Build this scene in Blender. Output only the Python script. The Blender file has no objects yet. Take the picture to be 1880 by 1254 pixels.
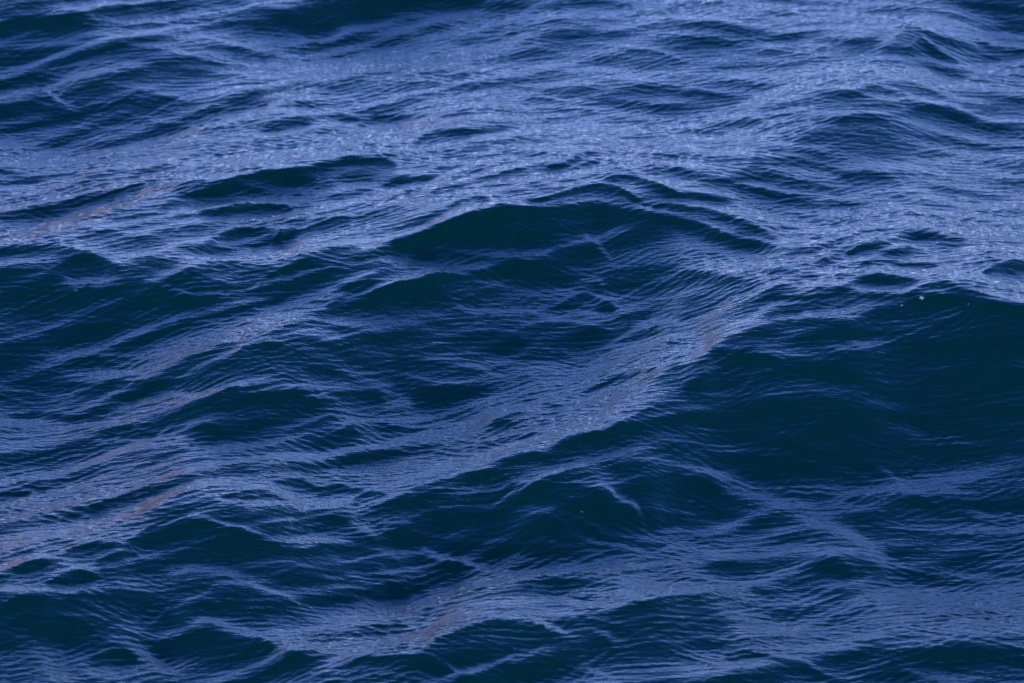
import bpy, math
import numpy as np

C = bpy.context.scene.collection
SC = bpy.context.scene
R = math.radians

# ------------------------------------------------------------------ camera
CAM_H, PITCH, LENS = 12.6, 27.0, 154.0
cam_d = bpy.data.cameras.new('camera'); cam = bpy.data.objects.new('camera', cam_d); C.objects.link(cam)
cam.location = (0, 0, CAM_H); cam.rotation_euler = (R(90 - PITCH), 0, 0)
cam_d.lens = LENS; cam_d.sensor_width = 36; cam_d.clip_start = 0.1; cam_d.clip_end = 6000
cam_d.dof.use_dof = True; cam_d.dof.focus_distance = 27.0; cam_d.dof.aperture_fstop = 2.2
SC.camera = cam

# ------------------------------------------------------------------ dusk sky
SUN_EL, SUN_AZ = 3.0, 215.0
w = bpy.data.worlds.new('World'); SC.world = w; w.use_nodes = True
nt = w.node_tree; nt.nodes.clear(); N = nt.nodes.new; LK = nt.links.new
def mth(op, a, b=None, c=None, clamp=False):
    n = N('ShaderNodeMath'); n.operation = op; n.use_clamp = clamp
    for k, v in enumerate((a, b, c)):
        if v is None: continue
        if isinstance(v, (int, float)): n.inputs[k].default_value = v
        else: LK(v, n.inputs[k])
    return n.outputs[0]
def mixc(f, a, b, mode='MIX'):
    n = N('ShaderNodeMix'); n.data_type = 'RGBA'; n.blend_type = mode
    for k, v in ((0, f), (6, a), (7, b)):
        if isinstance(v, (int, float)): n.inputs[k].default_value = v
        elif isinstance(v, tuple): n.inputs[k].default_value = (*v, 1)
        else: LK(v, n.inputs[k])
    return n.outputs[2]
out = N('ShaderNodeOutputWorld'); bg = N('ShaderNodeBackground')
tc = N('ShaderNodeTexCoord'); sp = N('ShaderNodeSeparateXYZ'); LK(tc.outputs['Generated'], sp.inputs[0])
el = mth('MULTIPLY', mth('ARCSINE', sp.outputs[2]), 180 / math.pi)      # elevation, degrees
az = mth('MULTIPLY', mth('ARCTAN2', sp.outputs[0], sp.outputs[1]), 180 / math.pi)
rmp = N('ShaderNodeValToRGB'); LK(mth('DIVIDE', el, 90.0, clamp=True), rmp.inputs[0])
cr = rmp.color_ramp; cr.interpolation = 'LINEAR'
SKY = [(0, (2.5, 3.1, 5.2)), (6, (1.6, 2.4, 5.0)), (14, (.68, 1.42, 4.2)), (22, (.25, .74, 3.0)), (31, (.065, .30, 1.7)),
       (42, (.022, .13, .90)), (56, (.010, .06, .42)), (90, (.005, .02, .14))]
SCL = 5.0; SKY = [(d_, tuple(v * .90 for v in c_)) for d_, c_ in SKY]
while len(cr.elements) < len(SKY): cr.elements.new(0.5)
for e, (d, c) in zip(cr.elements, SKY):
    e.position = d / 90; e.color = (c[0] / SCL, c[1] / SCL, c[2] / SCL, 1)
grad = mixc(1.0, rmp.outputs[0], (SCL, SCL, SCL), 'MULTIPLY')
# soft clouds that break the even gradient, and a sunset-lit bank low on the left
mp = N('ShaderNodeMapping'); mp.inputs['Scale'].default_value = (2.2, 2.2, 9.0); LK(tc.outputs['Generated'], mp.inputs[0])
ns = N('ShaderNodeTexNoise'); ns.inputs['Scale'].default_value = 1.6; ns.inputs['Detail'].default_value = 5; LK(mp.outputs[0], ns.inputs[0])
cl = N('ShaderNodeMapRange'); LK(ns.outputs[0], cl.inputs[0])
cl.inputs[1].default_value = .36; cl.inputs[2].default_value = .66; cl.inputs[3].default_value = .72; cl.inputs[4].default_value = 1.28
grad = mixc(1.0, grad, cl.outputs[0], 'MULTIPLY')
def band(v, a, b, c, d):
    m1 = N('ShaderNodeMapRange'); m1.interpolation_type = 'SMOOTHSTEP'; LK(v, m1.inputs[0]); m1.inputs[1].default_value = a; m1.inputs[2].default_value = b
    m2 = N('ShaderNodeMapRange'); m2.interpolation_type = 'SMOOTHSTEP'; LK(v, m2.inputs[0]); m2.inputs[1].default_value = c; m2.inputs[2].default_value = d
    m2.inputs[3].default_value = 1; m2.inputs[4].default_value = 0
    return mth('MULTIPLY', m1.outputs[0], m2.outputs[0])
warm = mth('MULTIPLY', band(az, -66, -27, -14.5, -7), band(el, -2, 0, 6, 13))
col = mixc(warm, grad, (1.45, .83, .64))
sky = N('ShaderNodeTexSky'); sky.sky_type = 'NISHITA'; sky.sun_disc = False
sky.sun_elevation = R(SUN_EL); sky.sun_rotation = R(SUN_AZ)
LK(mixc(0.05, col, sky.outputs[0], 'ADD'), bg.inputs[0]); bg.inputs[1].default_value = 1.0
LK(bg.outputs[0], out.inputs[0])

# ------------------------------------------------------------------ low sun
sl = bpy.data.lights.new('sun', 'SUN'); so = bpy.data.objects.new('sun', sl); C.objects.link(so)
sl.energy = 0.5; sl.angle = R(3); sl.color = (1, .78, .55)
a = R(SUN_AZ)
from mathutils import Vector
d = Vector((math.sin(a) * math.cos(R(SUN_EL)), math.cos(a) * math.cos(R(SUN_EL)), math.sin(R(SUN_EL))))
so.rotation_euler = d.to_track_quat('Z', 'Y').to_euler()

SC.view_settings.view_transform = 'Standard'; SC.view_settings.look = 'None'
SC.view_settings.exposure = 0; SC.view_settings.gamma = 1

# ------------------------------------------------------------------ wave chart
# Each wave is charted by its crest line: F = the face below a crest (steep towards the viewer),
# K = the back of a wave or a flatter lane.  (kind, steepness level 0..9, width, crest points)
CW, CH = 1880, 1254
BASE = ["44555533444455566653",
        "33445566565555566555",
        "44556666667666554455",
        "66666666777777655555",
        "65555655322335666777",
        "33435544433334556666",
        "33334443334456532211",
        "44444433345653111111",
        "54444445666532211222",
        "66655555433323333333",
        "66533343234434433344",
        "43333446664455554555",
        "33322356433434444444"]
T = {}
T[0, 0] = """
F 1 60 0,120 80,85 180,80 300,90 420,100 540,150
F 2 40 440,30 520,15 640,20 720,50
F 2 30 680,110 800,105 890,115
F 2 35 0,235 100,210 200,185 260,190
F 2 35 130,270 250,240 380,215 460,190 540,170 620,200
F 1 60 460,310 540,270 640,240 760,250 900,265
F 2 40 400,380 500,345 640,335 760,340
F 2 30 1100,130 1200,110 1300,110
F 2 30 1240,270 1400,250 1500,230 1560,240
F 3 100 1400,60 1500,40 1620,30 1880,10
F 2 35 980,310 1080,285 1200,285 1250,300
F 2 50 0,430 80,415 160,440 220,470
F 2 60 0,580 100,560 200,570 260,590
F 1 55 490,600 560,560 680,525 820,510 960,520
F 2 25 860,590 940,560 1020,545
F 2 30 1060,580 1140,560 1260,565
F 2 30 0,660 160,665
F 2 60 120,740 240,700 340,680 440,680 480,700
F 3 40 520,700 680,690 820,670 900,670
F 3 25 1130,410 1240,400 1330,410
F 3 20 1400,480 1520,465 1650,450
F 2 45 1390,700 1480,675 1560,660 1680,640
F 2 30 1400,670 1640,620 1880,600
F 3 30 930,840 1050,800 1150,760 1300,770
K 6.5 60 0,830 300,860 600,840 900,800 1100,740 1400,660
K 7 50 0,1100 300,1060 500,1050 700,980 900,940 1100,870 1300,830 1500,800 1880,740
K 8 50 0,1230 200,1215 400,1180 600,1110 800,1030 1000,960 1300,880 1600,820 1880,760
F 3 40 0,985 200,960 450,930 600,920 800,910 1000,870 1150,820
F 2.4 50 980,1045 1140,1000 1280,930 1400,910 1560,905 1700,900 1880,840
F 2.4 40 1300,1010 1380,980 1480,950 1660,950
F 2 40 800,1130 900,1085 1020,1075 1100,1070
K 7 20 1000,1130 1200,1100 1400,1060 1650,1020 1700,950
F 1 60 1060,1140 1240,1110 1400,1090 1540,1085 1660,1110
F 2 45 380,1254 520,1200 640,1165 760,1145 880,1140 1000,1160
F 2 50 1480,1254 1580,1190 1700,1165 1880,1150
K 7 20 0,500 120,480 240,500 330,560 450,600
K 7 40 1060,380 1300,370 1500,330 1700,280 1880,240
K 6.5 25 160,10 300,20 420,50 560,110 700,90 900,90 1050,50 1200,20 1400,30
K 6.5 20 900,230 1050,200 1200,190 1350,200
K 7.5 50 1300,500 1500,500 1700,470 1880,420
K 7.5 25 1240,1254 1450,1180 1650,1120 1880,1090
"""
T[620, 0] = """
F 2 40 1000,60 1100,25 1200,10
F 3 60 1050,130 1200,90 1350,60 1500,90 1560,110
F 2 25 1530,40 1600,35 1650,55
F 2 35 760,140 840,125 920,150
F 3 35 600,130 700,110 800,120
F 3 90 0,130 200,120 350,130 450,150
K 7 60 0,400 200,420 500,350 700,300 1000,200 1300,170
K 7 70 200,480 500,520 800,560 1100,680 1400,740
F 3 60 40,310 180,265 300,280 440,290
F 2 25 640,400 740,390
F 2 20 820,395 920,420
F 3 20 510,460 640,470
F 2 35 1320,240 1450,240 1600,260 1720,270 1800,300 1870,320
F 3 50 960,420 1150,400 1300,380 1400,370 1480,400
F 2 20 980,530 1100,525 1220,540
F 2 15 1270,545 1440,540
F 2 22 1160,590 1280,580 1400,595
F 2 15 1660,555 1860,550
K 8 30 0,730 150,720 300,710 500,670
K 8 35 0,780 200,800 400,790 600,760
F 1 50 0,625 130,620 220,600 330,610 440,610 560,605
F 1 45 110,660 180,625 280,610
F 1 40 400,770 480,730 560,705 680,690 800,680 920,675
F 2 30 1030,740 1120,730 1180,760
F 1 55 0,880 60,840 160,840 220,830 300,870
F 3 30 0,930 100,910 200,900
F 1 50 240,960 320,925 420,930 560,920
F 2 30 460,910 560,880 740,870
F 3 30 40,1045 140,1010 300,1015
F 1 45 1110,880 1220,860 1300,820 1360,800 1460,830
F 1 45 1260,900 1340,860 1420,845 1500,870
K 8 40 700,920 850,940 1000,930 1200,940 1400,910 1500,880 1600,900 1750,960 1880,1040
K 7.5 40 1450,790 1600,850 1750,900 1880,960
F 1 35 740,1000 860,970 1000,970 1200,975
F 1 30 1160,975 1300,955 1440,930 1520,930
F 1 60 1440,960 1540,935 1640,950 1720,980 1880,1050
F 0 60 1000,1060 1150,1050 1280,1010 1380,985 1480,1000 1560,1050 1640,1080
F 1 50 1600,1100 1750,1090 1880,1100
K 7.5 35 0,1060 200,1080 400,1060 600,990 740,960
F 2 40 600,1110 680,1075 760,1075 860,1095 960,1105
K 8.5 22 300,1254 450,1230 560,1170 660,1130 800,1110 950,1080 1080,1100 1200,1080 1330,1040 1420,1020
K 8 20 1420,1050 1560,1080 1700,1130 1880,1165
F 0 230 380,1270 520,1240 620,1190 760,1150 880,1120 1020,1115 1140,1125 1260,1110 1400,1090 1540,1120 1700,1150 1900,1180
"""
T[1240, 0] = """
K 7 40 0,600 200,620 300,580 500,530 700,430 900,370 1100,340 1300,360
K 7 40 1000,300 1150,200 1250,120 1400,60
F 3 30 400,90 500,45 620,40 780,40 840,60
F 3 30 240,240 420,200 600,180 700,165 850,160 960,140 1100,140
F 2 60 1560,110 1640,85 1780,60 1880,35
F 1 70 1240,260 1280,230 1340,195 1400,240 1480,290 1560,330
F 2 30 1360,180 1420,155 1500,170
F 2 30 1500,350 1700,350 1880,355
F 3 20 1700,240 1880,240
F 3 20 1700,190 1820,190
F 3 25 460,350 560,330 680,315
F 3 60 700,530 740,490 860,480 960,480
F 1 60 880,490 980,475 1060,450 1130,420 1220,430 1320,460 1440,510
F 2 40 500,610 640,590 740,560 900,550
F 1 45 900,640 980,590 1060,600 1140,620
F 1 50 1180,610 1260,575 1360,555 1460,570 1560,600 1680,600
F 2 25 340,650 400,630 500,635
F 3 60 100,700 200,670 300,660
F 2 30 0,490 100,480 200,500
F 2 30 1540,420 1620,410 1700,425
F 3 30 1560,480 1760,500
F 2 30 1720,670 1820,650 1880,655
F 2 50 640,750 760,710 880,720
F 2 50 640,790 860,780
F 3 40 1300,810 1440,790 1560,780
F 3 60 300,930 380,900 500,910 600,930
F 3 60 400,860 440,845 500,860
F 3 60 780,980 900,930 1020,910 1120,930 1220,970
F 2 40 320,1000 440,1005 560,1035 700,1045 800,1050
F 2 30 800,1080 900,1085 1040,1080 1180,1075
F 2 30 1180,1040 1260,1025 1360,1040
K 7.5 60 1200,1150 1400,1180 1600,1130 1880,1100
K 7.5 50 700,1130 1000,1150 1300,1090
F 2 20 540,1130 620,1130 700,1145
F 2 20 480,1220 600,1215 860,1215
F 3 20 1500,1160 1660,1180 1780,1190
F 2 50 1180,1254 1260,1215 1320,1210 1420,1240
F 1 45 0,1030 80,1025 180,1045 310,1065
F 1 60 0,1110 100,1115 200,1130 320,1170 440,1210 520,1250
K 7.5 20 1560,370 1880,380
K 7 20 1600,200 1700,240 1880,250
"""
T[0, 413] = """
K 8 40 0,80 150,60 300,30 500,0
F 2 25 180,80 300,55 430,20 540,0
F 1 90 0,115 100,100 260,95 350,115 420,140
F 0 110 240,250 330,200 460,150 560,180 640,210
K 6.8 35 240,310 380,330 500,320 640,280 760,230
F 1 110 380,400 560,340 700,300 780,285 900,340 980,360 1040,400
F 2 50 20,380 140,350 260,340 400,345
F 1 60 320,430 450,390 600,380
F 1 60 240,590 350,540 480,540 640,530
F 2 30 80,650 180,640 260,650
F 0 75 1100,100 1200,50 1280,20 1400,10 1520,15
F 1 60 1420,90 1500,30 1620,0
K 6.5 30 760,210 900,190 1050,200 1300,160 1500,170 1700,150 1880,140
F 1 45 1460,270 1560,210 1660,190 1760,210
F 1 90 1400,340 1500,310 1640,270 1780,240 1880,225
K 8 14 760,260 860,300 960,345 1060,375 1160,375 1240,360 1340,350 1420,315 1500,290 1600,270 1740,235 1880,205
F 1 60 1780,440 1820,420 1880,400
F 2 40 1100,490 1300,440 1500,400
F 2 50 0,900 150,900 260,930
K 8 16 1220,560 1340,510 1440,470 1540,440 1640,430 1780,415
K 7.5 10 1560,430 1660,410 1760,405 1800,410 1880,385
F 1 60 1440,590 1560,530 1660,515 1760,530 1880,560
K 7 16 860,730 1080,680 1240,640 1340,600 1440,560 1560,520 1660,510 1780,525 1880,550
F 1 45 1260,690 1340,640 1440,620 1560,640
K 6.5 30 300,790 450,790 600,800 760,800 900,730
F 2 30 500,730 640,740 700,750
F 2 40 800,870 880,825 960,815 1040,825
F 2 30 600,930 760,910 900,905
F 1 60 80,1030 200,1010 320,1015 420,1020
F 3 40 1000,780 1200,740 1400,700
F 1 60 1660,760 1780,770 1880,800
F 0 110 1200,960 1300,920 1400,890 1540,880 1640,880 1760,910
K 7.5 20 400,990 560,970 740,965 820,935 960,920 1080,930 1200,880 1340,840 1500,810 1620,760
K 7 25 0,1080 150,1080 360,1060 600,1060 800,1050 960,1010
F 2 40 640,1120 740,1105 860,1110
F 1 60 860,1120 920,1090 1000,1075 1140,1070 1200,1090
F 1 60 1540,1100 1640,1050 1780,1010 1820,1040
K 7.5 25 700,1200 900,1180 1100,1200 1400,1200 1560,1150 1700,1100 1850,1050 1880,1050
K 8.5 9 300,1170 400,1155 560,1148 800,1146 960,1152 1060,1165 1200,1160 1320,1140
F 1 70 1700,1160 1780,1110 1880,1080
K 7 15 1600,930 1760,940 1880,980
"""
T[620, 413] = """
K 6 35 800,170 950,160 1100,160 1200,130
F 1 70 0,240 140,200 260,200 300,190 380,150 500,110 620,120 740,170 860,200
F 0 90 780,260 860,225 980,240 1100,270 1240,290
F 0 100 170,400 260,350 380,320 480,320 560,360
F 1 70 480,310 600,280 700,290 800,330 900,350
K 6.5 25 260,215 400,210 560,210 700,240
K 6.5 30 500,420 700,450 900,470 1050,470 1200,410
K 6.5 25 1200,480 1380,480 1560,460 1700,440
F 0 70 1140,450 1240,410 1340,365 1400,400 1500,450
F 1 60 0,330 100,320 200,300
K 6.5 25 0,540 120,540 220,530
K 8.5 20 0,100 160,120 280,80 400,40 540,0
K 8 12 0,220 150,190 280,170 360,130
K 8 14 0,405 150,380 250,340 380,310 480,290 560,270 680,260
K 5 22 1280,25 1340,80 1420,150 1500,220
K 6 25 1260,320 1400,300 1480,350
F 1 60 960,580 1100,545 1260,535 1380,550 1460,560
F 0 110 560,600 700,580 820,575 940,600 1000,620
F 1 60 320,690 460,660 560,640 640,660
K 6 15 700,760 850,810 1000,850
F 1 110 20,830 100,790 240,790 380,810 520,870 660,880 800,870
K 7 40 1200,700 1350,740 1500,660 1700,630 1880,590
K 8 35 1550,560 1700,530 1880,510
F 2 50 1480,480 1640,470 1700,460
K 7.5 80 1100,960 1350,950 1550,870 1750,760 1880,700
K 7.5 70 500,960 750,960 1000,1000 1200,1060 1400,1030 1600,960 1800,860
F 2 40 1320,890 1440,830 1600,780 1700,760
K 6 50 200,960 400,960
F 1 60 0,1090 60,1075 100,1110
F 2 60 200,1060 400,1080 500,1090
K 7 50 500,1220 700,1140 900,1060
F 2 60 760,1190 880,1130 1020,1100 1140,1095
F 1 120 1140,1210 1200,1160 1320,1120 1440,1130 1560,1150
F 0 100 1440,1120 1540,1070 1620,1010 1700,960 1800,950 1880,960
F 2 35 480,1080 700,1060 960,1050
K 7.5 14 0,1060 80,1045 180,1050 260,1050
K 6.5 30 0,1210 200,1220 400,1150 560,1050
"""
T[1240, 413] = """
F 0 90 0,-20 150,0 300,40 420,60 540,90
K 8 60 1300,0 1500,50 1700,60 1880,60
F 2 30 320,20 440,20 560,50
F 2 90 0,250 140,240 300,270 440,290
K 8 30 0,520 100,500 200,470 320,420 440,380 560,310 700,250
K 8.5 20 0,235 150,235 350,240 450,210 600,180 760,150 880,120 1000,60 1200,20
K 8 14 350,250 470,265 560,300
K 8 40 100,600 300,540 450,480 600,400 750,330 900,270 1050,230 1200,240 1400,250 1550,290 1700,340 1850,400
F 1 40 480,130 560,105 760,115
F 1 40 800,80 880,60 1000,60
F 1 60 920,140 1040,90 1160,60 1280,30 1400,30 1600,70
F 1 45 1120,130 1250,110 1350,80 1560,90
F 1 45 460,240 600,215 740,200 820,165 880,155
F 1 45 960,220 1060,185 1200,190 1400,200
K 8.5 12 1080,225 1250,235 1440,240 1520,210 1700,160 1880,110
F 1 55 900,340 980,290 1060,270 1180,280 1280,295
F 1 40 480,390 560,370 720,370 880,360
F 2 30 660,430 760,410 840,410
F 1 80 1700,230 1800,190 1880,180
F 0 50 1240,370 1320,330 1440,320 1520,350
F 0 60 1440,380 1500,355 1600,370 1700,390
K 7.5 45 0,780 120,700 300,620 400,560
F 0 130 160,680 260,620 380,580 500,540 640,520
F 0 170 640,510 800,500 940,505 980,470 1060,440 1200,420 1300,405 1420,390 1560,405 1740,400 1900,440
K 8 20 500,520 700,480 900,460 1000,420 1100,390
K 7.5 16 1700,300 1800,330 1880,420
F 0 150 60,850 160,790 280,730 340,680 440,640
F 0 120 320,720 480,710 560,720 600,760 700,770
F 0 120 0,960 100,940 320,920 400,860
K 5.5 30 760,670 900,650 1060,630 1200,600
F 0 340 860,690 1000,670 1200,620 1340,570 1500,500 1600,490 1740,490 1900,560
K 5.5 6 800,720 900,690 1040,650 1260,600 1400,540 1500,490
K 5 6 100,950 320,910 440,800 520,770 640,765 800,730
K 4 60 1050,1140 1200,1120 1350,1160
K 4 8 0,1060 150,1090 300,1100
K 4 8 400,1090 560,1130 680,1160 820,1150 960,1110 1080,1070
"""
T[0, 827] = """
K 6.5 90 0,480 200,470 400,480 600,430 750,350 880,270
K 6.5 50 0,280 250,260 450,240 650,200 850,160
K 7 30 980,150 1100,150 1300,180 1500,200
F 2 30 0,190 100,175 220,180
F 2 25 0,225 100,225 180,250
F 2 30 600,210 680,180 780,165
F 2 25 820,110 900,85
F 2 35 700,270 760,250 800,250
F 2 30 320,340 400,325 480,340
F 2 22 480,305 560,295
F 2 30 1000,100 1100,75 1180,80
F 2 35 960,230 1020,205 1120,215
F 1 45 1500,140 1620,140 1720,180
F 1 60 1720,190 1800,165 1880,170
F 2 55 1200,240 1300,210 1400,195 1500,230
K 7.5 18 960,270 1050,240 1180,250 1300,285 1440,290 1560,290 1650,320 1800,330 1880,345
F 2 25 960,290 1020,280 1090,295
F 2 70 1180,380 1300,350 1440,310 1560,310 1640,330
F 2 50 1480,410 1600,350 1760,345 1880,350
K 6.5 50 1400,460 1600,470 1880,470
F 1 80 0,850 80,800 180,785 260,800
F 1 50 260,830 340,800 420,810 520,850
F 1 30 840,380 900,355 960,360
F 0 160 720,490 760,450 840,410 960,385 1040,380 1140,400 1260,420 1340,450 1400,480
K 8 14 1000,360 1120,370 1240,410 1360,440 1480,470
F 0 90 1220,560 1320,500 1440,480 1500,520
F 0 70 1560,530 1700,500 1820,490 1880,500
F 0 120 1340,650 1480,600 1600,590 1750,570 1880,600
F 1 60 340,550 420,515 500,500 620,500
K 6.5 25 300,650 500,620 720,610 800,570 880,570 940,640
F 0 60 520,600 620,560 700,545 760,570
F 1 45 90,640 180,610 300,605
F 1 50 280,700 380,660 460,650 540,680
K 7 20 0,750 200,750 400,740 560,710 660,715
F 2 50 360,770 480,755 600,790
K 6 30 860,600 950,650 1100,650 1240,660 1400,700
F 0 150 0,940 100,890 200,880 320,890 420,920 520,980
F 0 130 760,960 860,870 900,850 960,900 1040,970
F 1 90 980,820 1080,800 1180,840
K 6 15 940,800 1060,800 1180,740 1300,740 1450,770 1600,830 1750,860 1880,890
K 6.5 35 940,840 1020,890 1150,930 1280,980 1420,1010 1540,1050
K 7.5 50 1400,1010 1600,1030 1750,1050 1880,1040
F 0 170 1000,960 1120,980 1260,990 1380,1010 1500,1060 1600,1090 1700,1110
F 0 80 480,1120 600,1090 700,1100 760,1150
K 6.5 50 200,1160 320,1200 450,1240
K 6 40 620,1060 780,1120 900,1180 1050,1230
"""
T[620, 827] = """
K 7 40 0,140 200,110 400,60 600,20
K 6 40 480,220 700,220 850,190
F 1 60 300,250 450,190 600,150 760,120 860,110 920,150
K 7 14 100,190 300,190 480,170 700,120 840,100
F 1 60 20,300 120,230 180,205 260,240
F 1 50 0,160 80,180 150,200
F 1 100 820,260 920,170 1060,170 1200,180
K 7 40 0,320 100,380 200,430 330,430
F 0 130 1140,200 1260,170 1400,220 1480,320
F 0 120 1440,60 1600,40 1750,60 1880,100
F 1 50 860,60 1000,20 1150,20 1220,0
F 0 190 340,420 400,360 500,310 600,300 700,292 840,305 960,320 1100,330 1240,400
F 0 90 1240,350 1360,390 1480,460 1640,490 1780,500
K 5.2 36 1320,150 1400,180 1480,250 1580,300 1640,390 1700,430
K 6 25 1700,430 1880,430
K 5.8 40 400,490 550,560 700,590 900,560
F 1 130 0,490 120,510 280,550 330,600
F 1 50 400,550 560,590 760,620
K 7 30 560,660 800,620 950,570 1100,580
K 6.5 20 1200,480 1400,490 1600,530 1750,550
K 7.5 90 400,720 600,740 800,720 1000,680 1200,660
F 1 60 160,760 280,720 380,750
K 7 40 0,920 300,880 600,820 900,820
K 8 60 0,1010 250,1040 450,1000 650,920 850,860
K 7.5 30 0,1070 200,1070 400,1060
F 1 120 440,1080 520,1010 680,950 840,900 960,920 1100,960 1200,1010
F 2 40 1060,740 1140,735
F 2 50 1160,800 1240,765 1340,770 1440,800
F 3 60 1200,700 1400,680 1550,680 1640,700
F 3 60 1640,690 1760,650 1880,645
K 7.5 20 1000,680 1200,670 1400,650 1580,620 1880,620
K 7.5 45 1640,760 1760,770 1880,780
F 0 70 0,1150 100,1120 280,1110 440,1100 560,1140 700,1190 820,1220
K 6.5 12 440,1080 560,1140 680,1190 820,1220
K 7 14 960,900 1100,940 1200,980 1300,1030
K 6.5 25 1340,970 1450,1000 1600,1050
K 6.5 25 1300,1130 1420,1190 1520,1254
F 2 45 1500,870 1600,840 1700,850
F 2 40 1300,900 1400,930 1550,960
K 6.5 30 1000,720 1150,800 1300,830 1600,820
"""
T[1240, 827] = """
F 0 120 0,120 100,150 200,180 300,200
F 1 80 500,40 700,20 900,0
K 5.3 60 0,60 150,110 300,180 420,230 560,290 750,310 880,350
K 5.2 70 560,290 700,370 900,430 1050,520 1200,620 1300,690
K 6 25 0,430 150,460 300,440 450,390
K 5.5 20 980,110 1100,110 1250,170 1400,210 1600,230
F 2 140 900,290 1050,240 1250,230 1400,300 1450,330
K 5.5 20 700,290 880,270 1020,230 1200,225
K 5 40 1500,300 1650,350 1880,350
K 5.5 30 1450,430 1700,430 1880,470
F 2 50 560,480 640,455 720,490
F 1 100 220,620 340,590 480,565 640,550 780,570 880,620 960,640
F 2 60 780,540 900,560
F 2 60 980,640 1060,620 1140,660
F 3 80 0,650 120,660 250,690 400,720 520,740
K 7.5 40 0,780 200,770 400,790 560,800
K 7 14 0,610 100,610 220,610
K 6.5 90 200,880 400,930 600,990 700,1060
K 6.5 90 850,830 1100,810 1400,850 1700,880 1880,900
K 6 30 740,770 860,730 1000,710 1150,720
F 3 40 640,870 760,830 900,800
F 2 60 900,1050 1000,1010 1100,1030
F 2 30 1160,990 1300,980
F 1 60 380,1080 480,1080 560,1110 680,1140 780,1190 840,1210
F 2 60 0,1050 150,1010 300,1020
F 3 60 1350,1080 1550,1040 1750,1060
F 3 60 1700,620 1880,600
K 6 30 1150,1180 1400,1200 1600,1240
K 5.5 30 0,1150 250,1140 500,1200
F 3 40 1700,1180 1880,1190
"""
ZT = 1880 / 640.0
rng = np.random.default_rng(11)
def sstep(a, b, x):
    t = np.clip((x - a) / (b - a), 0, 1); return t * t * (3 - 2 * t)
# chart drawn on a grid of 2 px steps
GX = np.arange(0, CW, 2.0); GY = np.arange(0, CH, 2.0)
def lin_w(src, q):                                            # linear interpolation weights
    f = np.clip((q - src[0]) / (src[1] - src[0]), 0, len(src) - 1.001); i = f.astype(int); t = f - i
    W = np.zeros((len(q), len(src))); r = np.arange(len(q)); W[r, i] = 1 - t; W[r, i + 1] = t
    return W
b0 = np.array([[float(c) for c in r] for r in BASE])
tone = lin_w((np.arange(13) + .5) * CH / 13, GY) @ b0 @ lin_w((np.arange(20) + .5) * CW / 20, GX).T
tone = 3.5 + (tone - 4.2) * .95
for (ox, oy), txt in T.items():
    for ln in txt.strip().splitlines():
        p = ln.split(); kind, lv, wd = p[0], float(p[1]), float(p[2]) / ZT
        P = np.array([[float(q) for q in s.split(',')] for s in p[3:]]) / ZT + (ox, oy)
        if kind == 'K' and lv >= 7 and wd < 12: lv += 1.0
        if kind == 'F':                                       # crests run on thinly past both ends
            dl = (P[-1, 0] - P[0, 0]) * .18
            if P[0, 0] > 8: P = np.vstack([P[0] - (dl, (P[1, 1] - P[0, 1]) / (P[1, 0] - P[0, 0]) * dl * .6), P])
            if P[-1, 0] < CW - 8: P = np.vstack([P, P[-1] + (dl, (P[-1, 1] - P[-2, 1]) / (P[-1, 0] - P[-2, 0]) * dl * .6)])
        if kind == 'F': lv = .5 + .88 * lv + 1.1 * max(0, 1 - P[:, 1].mean() / 420)
        xs = GX[(GX >= P[0, 0]) & (GX <= P[-1, 0])]
        if len(xs) < 2: continue
        yc = np.interp(xs, P[:, 0], P[:, 1])
        n = max(3, int(10)); k = np.hanning(n + 2)[1:-1]; k /= k.sum()
        yc = np.convolve(np.pad(yc, n, mode='reflect', reflect_type='odd') if len(xs) > n else np.pad(yc, n, mode='edge'), k, 'same')[n:-n]
        u = (xs - P[0, 0]) / (P[-1, 0] - P[0, 0])
        lt = 0.0 if P[0, 0] < 4 else 1.0; rt = 0.0 if P[-1, 0] > CW - 4 else 1.0
        tp = np.minimum(sstep(-.02, .38, u) if lt else 1.0, 1 - sstep(.62, 1.02, u) if rt else 1.0) + 0 * u
        i0 = int(np.searchsorted(GX, xs[0])); sl_ = slice(i0, i0 + len(xs))
        dy = GY[:, None] - yc[None, :]
        if kind == 'F':
            ww = wd * (.35 + .65 * tp)[None, :]
            lip = np.exp(-((dy + 3.2) / 2.4) ** 2) * sstep(0, .8, tp)[None, :] * .55
            tone[:, sl_] += lip * np.maximum(0, np.minimum(tone[:, sl_] + 2.6, 8) - tone[:, sl_])
            ed = 1.5 + .10 * wd; m = sstep(-ed, ed * 1.4, dy) * (1 - sstep(.12, 1.55, dy / ww)) * sstep(0, .6, tp)[None, :] * (.82 if wd < 13 else 1)
        else:
            ww = wd * (.5 + .5 * tp)[None, :] * .66
            jn = np.interp(xs, np.arange(0, CW + 40, 17), rng.random(len(np.arange(0, CW + 40, 17))))
            jw = np.interp(xs, np.arange(0, CW + 40, 9), rng.normal(size=len(np.arange(0, CW + 40, 9))))
            dy = dy + (1.6 * jw)[None, :]
            m = np.exp(-(dy / ww) ** 2) * tp[None, :] * (.95 if wd > 12 else (.55 + .45 * jn)[None, :])
        tone[:, sl_] += m * (lv - tone[:, sl_])

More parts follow.
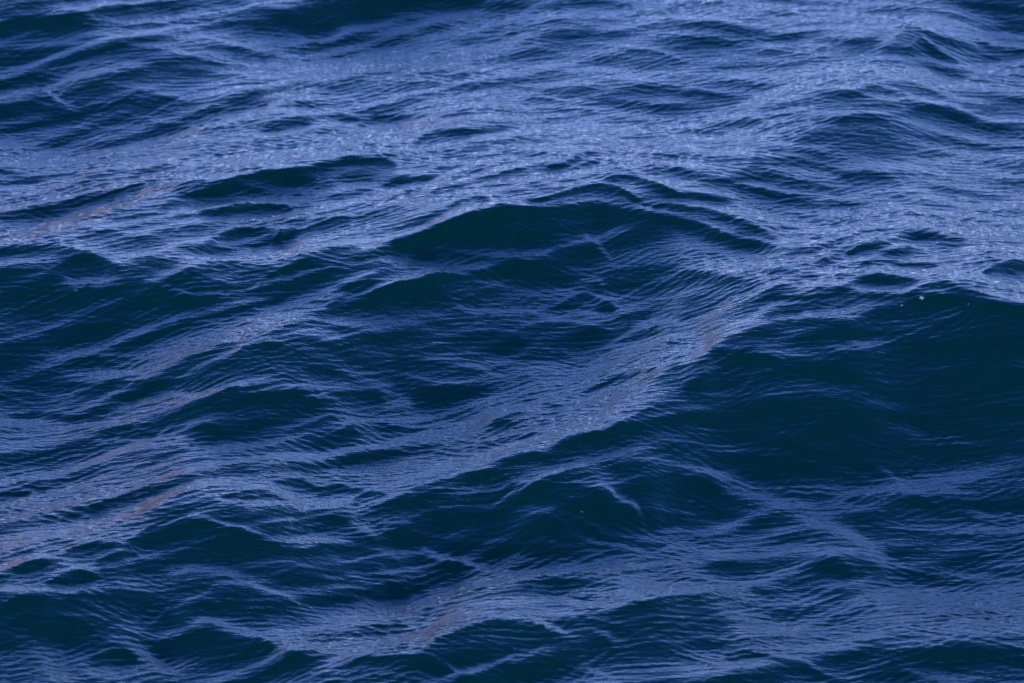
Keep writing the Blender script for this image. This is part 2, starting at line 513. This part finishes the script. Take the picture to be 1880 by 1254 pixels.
# ------------------------------------------------------------------ the sea as a height field
def spectrum(n, L, lo, hi, th0, spread, power, seed):
    """periodic random sea on an n x n tile of L metres, waves of lo..hi metres, rms slope 1"""
    r = np.random.default_rng(seed)
    k = np.fft.fftfreq(n, L / n) * 2 * np.pi
    ky, kx = np.meshgrid(k, k, indexing='ij'); kk = np.hypot(kx, ky); kk[0, 0] = 1
    lam = 2 * np.pi / kk
    th = np.arctan2(ky, kx); dth = np.abs(np.angle(np.exp(1j * 2 * (th - th0)))) / 2
    A = kk ** (-power) * np.exp(-(dth / spread) ** 2) * np.exp(-(lo / lam) ** 4) * np.exp(-(lam / hi) ** 4); A[0, 0] = 0
    ph = np.exp(2j * np.pi * r.random((n, n)))
    H = A * ph
    h = np.fft.ifft2(H).real
    s = np.sqrt(np.mean(np.fft.ifft2(1j * ky * np.fft.fft2(h)).real ** 2) + np.mean(np.fft.ifft2(1j * kx * np.fft.fft2(h)).real ** 2))
    return h / s
def cub(t):
    t = np.abs(t); return np.where(t < 1, 1.5 * t**3 - 2.5 * t**2 + 1, np.where(t < 2, -.5 * t**3 + 2.5 * t**2 - 4 * t + 2, 0))
def cub_w(n, step, org, q, wrap):                             # Catmull-Rom weights as a matrix
    f = (q - org) / step; i = np.floor(f).astype(int); W = np.zeros((len(q), n), np.float32); r = np.arange(len(q))
    for o in (-1, 0, 1, 2):
        j = i + o; jj = j % n if wrap else np.clip(j, 0, n - 1)
        np.add.at(W, (r, jj), cub(f - j))
    return W
cp, spn = math.cos(R(PITCH)), math.sin(R(PITCH)); FPX = LENS / 36 * CW
def chart_at(X, Y, Z):                                        # world point -> chart position
    dz = Z - CAM_H
    f = Y * cp - dz * spn; up = Y * spn + dz * cp
    return CW / 2 + X / f * FPX, CH / 2 - up / f * FPX
def sample(img, px, py):
    fx = np.clip(px / 2, 0, img.shape[1] - 1.001); fy = np.clip(py / 2, 0, img.shape[0] - 1.001)
    i = fx.astype(int); j = fy.astype(int); a = fx - i; b = fy - j
    return (img[j, i] * (1 - a) + img[j, i + 1] * a) * (1 - b) + (img[j + 1, i] * (1 - a) + img[j + 1, i + 1] * a) * b
STEP = .012
sx = np.arange(-6.5, 6.5, STEP); sy = np.arange(16., 40., STEP)
SX, SY = np.meshgrid(sx, sy)
def tile_on(h, L, xs, ys):
    n = h.shape[0]; return (cub_w(n, L / n, 0, ys, True) @ h.astype(np.float32)) @ cub_w(n, L / n, 0, xs, True).T
swirl = spectrum(512, 27.1, .5, 2.2, 1.75, .7, 1.6, 6); sw = tile_on(swirl, 27.1, sx, sy); sw /= sw.std()
warpn = spectrum(512, 30.7, .35, 1.6, 1.3, 3, 1.5, 5)
wq = tile_on(warpn, 30.7, sx, sy); wq /= wq.std()
TN = [-.6, 0, 1, 2, 3, 5, 7, 9, 10]; TS = [.54, .51, .46, .39, .28, .08, -.04, -.15, -.24]
swell = spectrum(512, 61, .6, 4.5, 1.35, .55, 2.4, 8)
far = tile_on(swell, 61, sx, sy) * .12
hz = np.zeros_like(SX); h0 = hz
ky = np.fft.fftfreq(len(sy), STEP)[:, None] * 2 * np.pi; kx = np.fft.rfftfreq(len(sx), STEP)[None, :] * 2 * np.pi
den = ky**2 + .025 * kx**2 + .04
far_p = np.gradient(far, STEP, axis=0)
for it in range(7):
    px, py = chart_at(SX, SY, hz)
    inside = sstep(-160, -10, px) * (1 - sstep(CW + 10, CW + 160, px)) * sstep(-120, -10, py) * (1 - sstep(CH + 10, CH + 120, py))
    tn = sample(tone, px + 5 * wq, py + 2.2 * np.roll(wq, 97, 1)) + .6 * sw
    p = np.interp(tn, TN, TS)
    p = p - .09 * (np.clip(py / CH, -.2, 1.2) - .5)
    p = p - (p * inside).sum() / inside.sum()
    p = p * inside + far_p * (1 - inside)
    hn = np.fft.irfft2(-1j * ky * np.fft.rfft2(p) / den, s=SX.shape)
    if it == 6: DBG = (p.copy(), tn, inside, np.abs(hn - hz).mean())
    hz = hn if it == 0 else .5 * hz + .5 * hn
core = hz.astype(np.float32)
gr = np.gradient(hz, STEP, axis=0)
for lo in range(0, 9):
    mm_ = (DBG[1] >= lo) & (DBG[1] < lo + 1) & (DBG[2] > .9); print('tone', lo, mm_.mean().round(4), 'want', DBG[0][mm_].mean().round(3), 'got', gr[mm_].mean().round(3), gr[mm_].std().round(3))
print('drift', DBG[3])
print('height range', core.min(), core.max())
# ripple strength: rough on the flatter lanes, glassy on the steep faces
rough = np.interp(tn, [0, 1.5, 3, 5, 7, 9], [.62, .74, 1.0, 1.5, 2.1, 2.2]) * inside + .9 * (1 - inside)
G = np.exp(-.5 * (np.arange(-9, 10) / 4) ** 2); G /= G.sum()
for ax in (0, 1): rough = np.apply_along_axis(lambda v: np.convolve(np.pad(v, 9, mode='edge'), G, 'valid'), ax, rough)
rough = rough.astype(np.float32)

# mesh lines: dense in the reach the camera looks at, opening out to the horizon
def spread_axis(lo, hi, core_pts, grow, lim_lo, lim_hi):
    a = [core_pts[0]]; s = core_pts[1] - core_pts[0]
    while a[-1] > lim_lo: s *= grow; a.append(a[-1] - s)
    b = [core_pts[-1]]; s = core_pts[-1] - core_pts[-2]
    while b[-1] < lim_hi: s *= grow; b.append(b[-1] + s)
    return np.array(a[:0:-1] + list(core_pts) + b[1:])
vx = spread_axis(0, 0, np.arange(-4.9, 4.9, .0100), 1.035, -2500, 2500)
cy = [18.0]
while cy[-1] < 36: cy.append(cy[-1] + .0005 * cy[-1])
vy = spread_axis(0, 0, np.array(cy), 1.035, -2500, 3500)
ddx = np.gradient(vx); ddy = np.gradient(vy)
fade = lambda s, l0: 1 - sstep(l0 * .12, l0 * .35, s)
def field(h, L, lam):
    f = tile_on(h, L, vx, vy)
    return f * (fade(ddx, lam)[None, :] * fade(ddy, lam)[:, None])
inx = (vx > -6.3) & (vx < 6.3); iny = (vy > 16.2) & (vy < 39.8)
Wx = cub_w(len(sx), STEP, sx[0], vx[inx], False); Wy = cub_w(len(sy), STEP, sy[0], vy[iny], False)
bx = sstep(-6.3, -5.5, vx) * (1 - sstep(5.5, 6.3, vx)); by = sstep(16.2, 17.6, vy) * (1 - sstep(36.5, 39.8, vy))
B = (by[:, None] * bx[None, :]).astype(np.float32)
Z = field(swell, 61, 2.0) * .12 * (1 - B)
blk = np.ix_(np.where(iny)[0], np.where(inx)[0])
Z[blk] += (Wy @ core @ Wx.T) * B[blk]
RG = np.full_like(Z, .9); RG[blk] = (Wy @ rough @ Wx.T) * B[blk] + .9 * (1 - B[blk])
# chop, ripples and fine ripple trains
chop = spectrum(1024, 20.5, .14, .7, 1.95, .28, 2.0, 21)
chop2 = spectrum(1024, 17.3, .12, .5, 1.15, .25, 2.0, 22)
rip1 = spectrum(2048, 15.1, .034, .085, 1.72, .17, 1.8, 31)
rip2 = spectrum(2048, 13.7, .034, .085, 2.15, .14, 1.8, 32)
rip3 = spectrum(2048, 14.3, .034, .085, 1.15, .14, 1.8, 33)
msk = spectrum(512, 33, .5, 2.5, 1.4, 1.2, 1.4, 41); msk /= msk.std()
msk2 = spectrum(512, 29, .4, 2.2, 1.2, 1.2, 1.4, 42); msk2 /= msk2.std()
M1 = sstep(-.7, .9, field(msk, 33, .8)); M2 = sstep(-.7, .9, field(msk2, 29, .8))
def trains(n, L, lo, hi, th, spread, wl, seed):
    """fine ripple trains that run along the crest lines of a smooth parent wave"""
    f = spectrum(n, L, lo, hi, th, spread, 1.6, seed); st = L / n
    gy, gx = np.gradient(f, st); gm = np.hypot(gx, gy); ga = gm.std() + gm.mean()
    d = f / (gm + .25 * ga)
    t = np.cos(2 * np.pi * d / wl) * np.exp(-(d / (1.5 * wl)) ** 2) * sstep(.25 * ga, .8 * ga, gm)
    o = spectrum(n, L, .4, 2.5, 0, 9, 1.4, seed + 50); o /= o.std()
    return t * sstep(-.3, 1.0, o) * wl / (2 * np.pi)          # slope about 1 at the crest line
ridge = spectrum(1024, 21.7, .5, 1.7, 2.0, .38, 2.0, 25); ridge = -np.sqrt(ridge**2 + (.07 * ridge.std())**2); ridge -= ridge.mean()
ridge2 = spectrum(1024, 16.9, .4, 1.4, 1.4, .35, 2.0, 26); ridge2 = -np.sqrt(ridge2**2 + (.07 * ridge2.std())**2); ridge2 -= ridge2.mean()
chopL = spectrum(1024, 19.1, .17, .75, 2.12, .20, 2.0, 23)
chopR = spectrum(1024, 18.1, .17, .75, 1.45, .25, 2.0, 24)
tr1 = trains(2048, 12.9, .30, 1.3, 1.85, .45, .052, 61)
tr2 = trains(2048, 11.3, .25, 1.0, 1.25, .40, .045, 62)
tr3 = trains(2048, 13.3, .35, 1.6, 2.35, .35, .060, 63)
XX, YY = np.meshgrid(vx, vy)
def peaky(h, a):
    s = h.std() or 1; return h + a * s * (np.log(np.cosh(h / s)) - .37)
CA = .35 + .65 * np.minimum(RG, 1.0)
Z += peaky(field(chop, 20.5, .3) * .030 + field(chop2, 17.3, .25) * .020, .6) * CA
LW = (1 - sstep(-1.0, 2.2, XX + .25 * (YY - 26))).astype(np.float32)
Z += peaky(field(chopL, 19.1, .3) * .085 * LW + field(chopR, 18.1, .3) * .045 * (1 - LW), .7) * CA
Z += field(ridge, 21.7, .3) * .065 * (.4 + .6 * LW) + field(ridge2, 16.9, .3) * .050 * M2
TR = np.clip(1.6 - .7 * RG, .3, 2)
Z += (field(tr1, 12.9, .12) * .20 + field(tr2, 11.3, .12) * .15 + field(tr3, 13.3, .12) * .15) * TR
rr = field(rip1, 15.1, .09) * .085 + field(rip2, 13.7, .08) * .115 * M1 + field(rip3, 14.3, .08) * .105 * M2 * (1 - .85 * M1)
rs = rr[iny][:, inx].std(); rr = 2.3 * rs * np.tanh(rr / (2.3 * rs))
Z += peaky(rr, .5) * RG
Z = Z.astype(np.float32)
ny, nx = Z.shape; print('sea grid', nx, ny)
co = np.stack([XX, YY, Z], -1).astype(np.float32).reshape(-1, 3)
idx = np.arange(nx * ny, dtype=np.int32).reshape(ny, nx)
q = np.stack([idx[:-1, :-1], idx[:-1, 1:], idx[1:, 1:], idx[1:, :-1]], -1).reshape(-1)
me = bpy.data.meshes.new('sea_water')
me.vertices.add(nx * ny); me.vertices.foreach_set('co', co.ravel())
nq = (nx - 1) * (ny - 1)
me.loops.add(nq * 4); me.loops.foreach_set('vertex_index', q.astype(np.int32))
me.polygons.add(nq); me.polygons.foreach_set('loop_start', np.arange(0, nq * 4, 4, dtype=np.int32))
me.polygons.foreach_set('use_smooth', np.ones(nq, bool))
me.update(calc_edges=True)
sea = bpy.data.objects.new('sea_water', me); C.objects.link(sea); sea['kind'] = 'structure'

# ------------------------------------------------------------------ water
def principled(name, **kw):
    m = bpy.data.materials.new(name); m.use_nodes = True; b = m.node_tree.nodes['Principled BSDF']
    for k, v in kw.items(): b.inputs[k].default_value = v
    return m, b
wm, wb = principled('sea water', **{'Roughness': .045, 'IOR': 1.333, 'Base Color': (0, .043, .025, 1)})
nt = wm.node_tree; N = nt.nodes.new; LK = nt.links.new
g = N('ShaderNodeNewGeometry')
m = N('ShaderNodeMapping'); m.inputs['Scale'].default_value = (.5, 1.7, 1); LK(g.outputs['Position'], m.inputs[0])
n1 = N('ShaderNodeTexNoise'); n1.inputs['Scale'].default_value = 34; n1.inputs['Detail'].default_value = 3; LK(m.outputs[0], n1.inputs[0])
bp = N('ShaderNodeBump'); bp.inputs['Strength'].default_value = .4; bp.inputs['Distance'].default_value = .012
ra = N('ShaderNodeAttribute'); ra.attribute_name = 'ruffle'
mu = N('ShaderNodeMath'); mu.operation = 'MULTIPLY'; LK(n1.outputs[0], mu.inputs[0]); LK(ra.outputs['Fac'], mu.inputs[1])
LK(mu.outputs[0], bp.inputs['Height']); LK(bp.outputs[0], wb.inputs['Normal'])
me.materials.append(wm)
at_ = me.attributes.new('ruffle', 'FLOAT', 'POINT'); at_.data.foreach_set('value', RG.astype(np.float32).ravel())

# ------------------------------------------------------------------ flecks of foam
fm, fb = principled('foam', **{'Roughness': .35, 'Base Color': (.85, .80, .62, 1), 'IOR': 1.33})  # pale yellow tint paints in the warm light glinting on the bubbles
def hit(px, py):                                              # where the sea lies under a chart position
    dx = (px - CW / 2) / FPX; dv = -(py - CH / 2) / FPX
    dr = Vector((dx, cp + dv * spn, -spn + dv * cp)); o = Vector((0, 0, CAM_H))
    t = 15.0
    while t < 80:
        p_ = o + dr * t
        i = int(np.clip(np.searchsorted(vx, p_.x), 1, nx - 1)); j = int(np.clip(np.searchsorted(vy, p_.y), 1, ny - 1))
        if p_.z <= Z[j, i]: return p_
        t += .004
dm, _ = principled('dull foam', **{'Roughness': .5, 'Base Color': (.30, .34, .30, 1)})
def foam(px, py, size, count, seed, label, mat=None):
    import bmesh
    c = hit(px, py)
    if c is None: return
    r = np.random.default_rng(seed); bm = bmesh.new()
    for k in range(count):
        ang = r.random() * 6.28; rad = size * math.sqrt(r.random())
        ox, oy = rad * math.cos(ang), rad * .8 * math.sin(ang)
        s = size * (.16 + .22 * r.random())
        i = int(np.searchsorted(vx, c.x + ox)); j = int(np.searchsorted(vy, c.y + oy))
        zz = float(Z[j, i]) - c.z + s * .35
        v = bmesh.ops.create_icosphere(bm, subdivisions=2, radius=s)['verts']
        for q_ in v: q_.co.z *= .75
        bmesh.ops.translate(bm, verts=v, vec=(ox, oy, zz))
    for f in bm.faces: f.smooth = True
    mm = bpy.data.meshes.new('foam_fleck'); bm.to_mesh(mm); bm.free(); mm.materials.append(mat or fm)
    o = bpy.data.objects.new('foam_fleck', mm); o.location = c; C.objects.link(o)
    o['label'] = label; o['category'] = 'foam'; o['group'] = 'flecks of foam on the water'
foam(1692, 547, .014, 12, 1, 'largest pale yellow foam fleck, on the crest of the tall dark wave at right')
foam(1656, 561, .008, 6, 2, 'small pale yellow foam fleck just left below the largest fleck on the tall wave')
foam(1778, 558, .006, 4, 3, 'tiny pale yellow foam speck right of the largest fleck under the tall wave crest')
foam(140, 534, .008, 5, 4, 'tiny dull foam speck on the dark water near the left edge', dm)
foam(946, 1192, .008, 6, 5, 'small dull foam speck at bottom centre on the dark wave face', dm)
foam(1068, 940, .008, 6, 6, 'small dull foam speck beside the smooth dark oval hollow', dm)
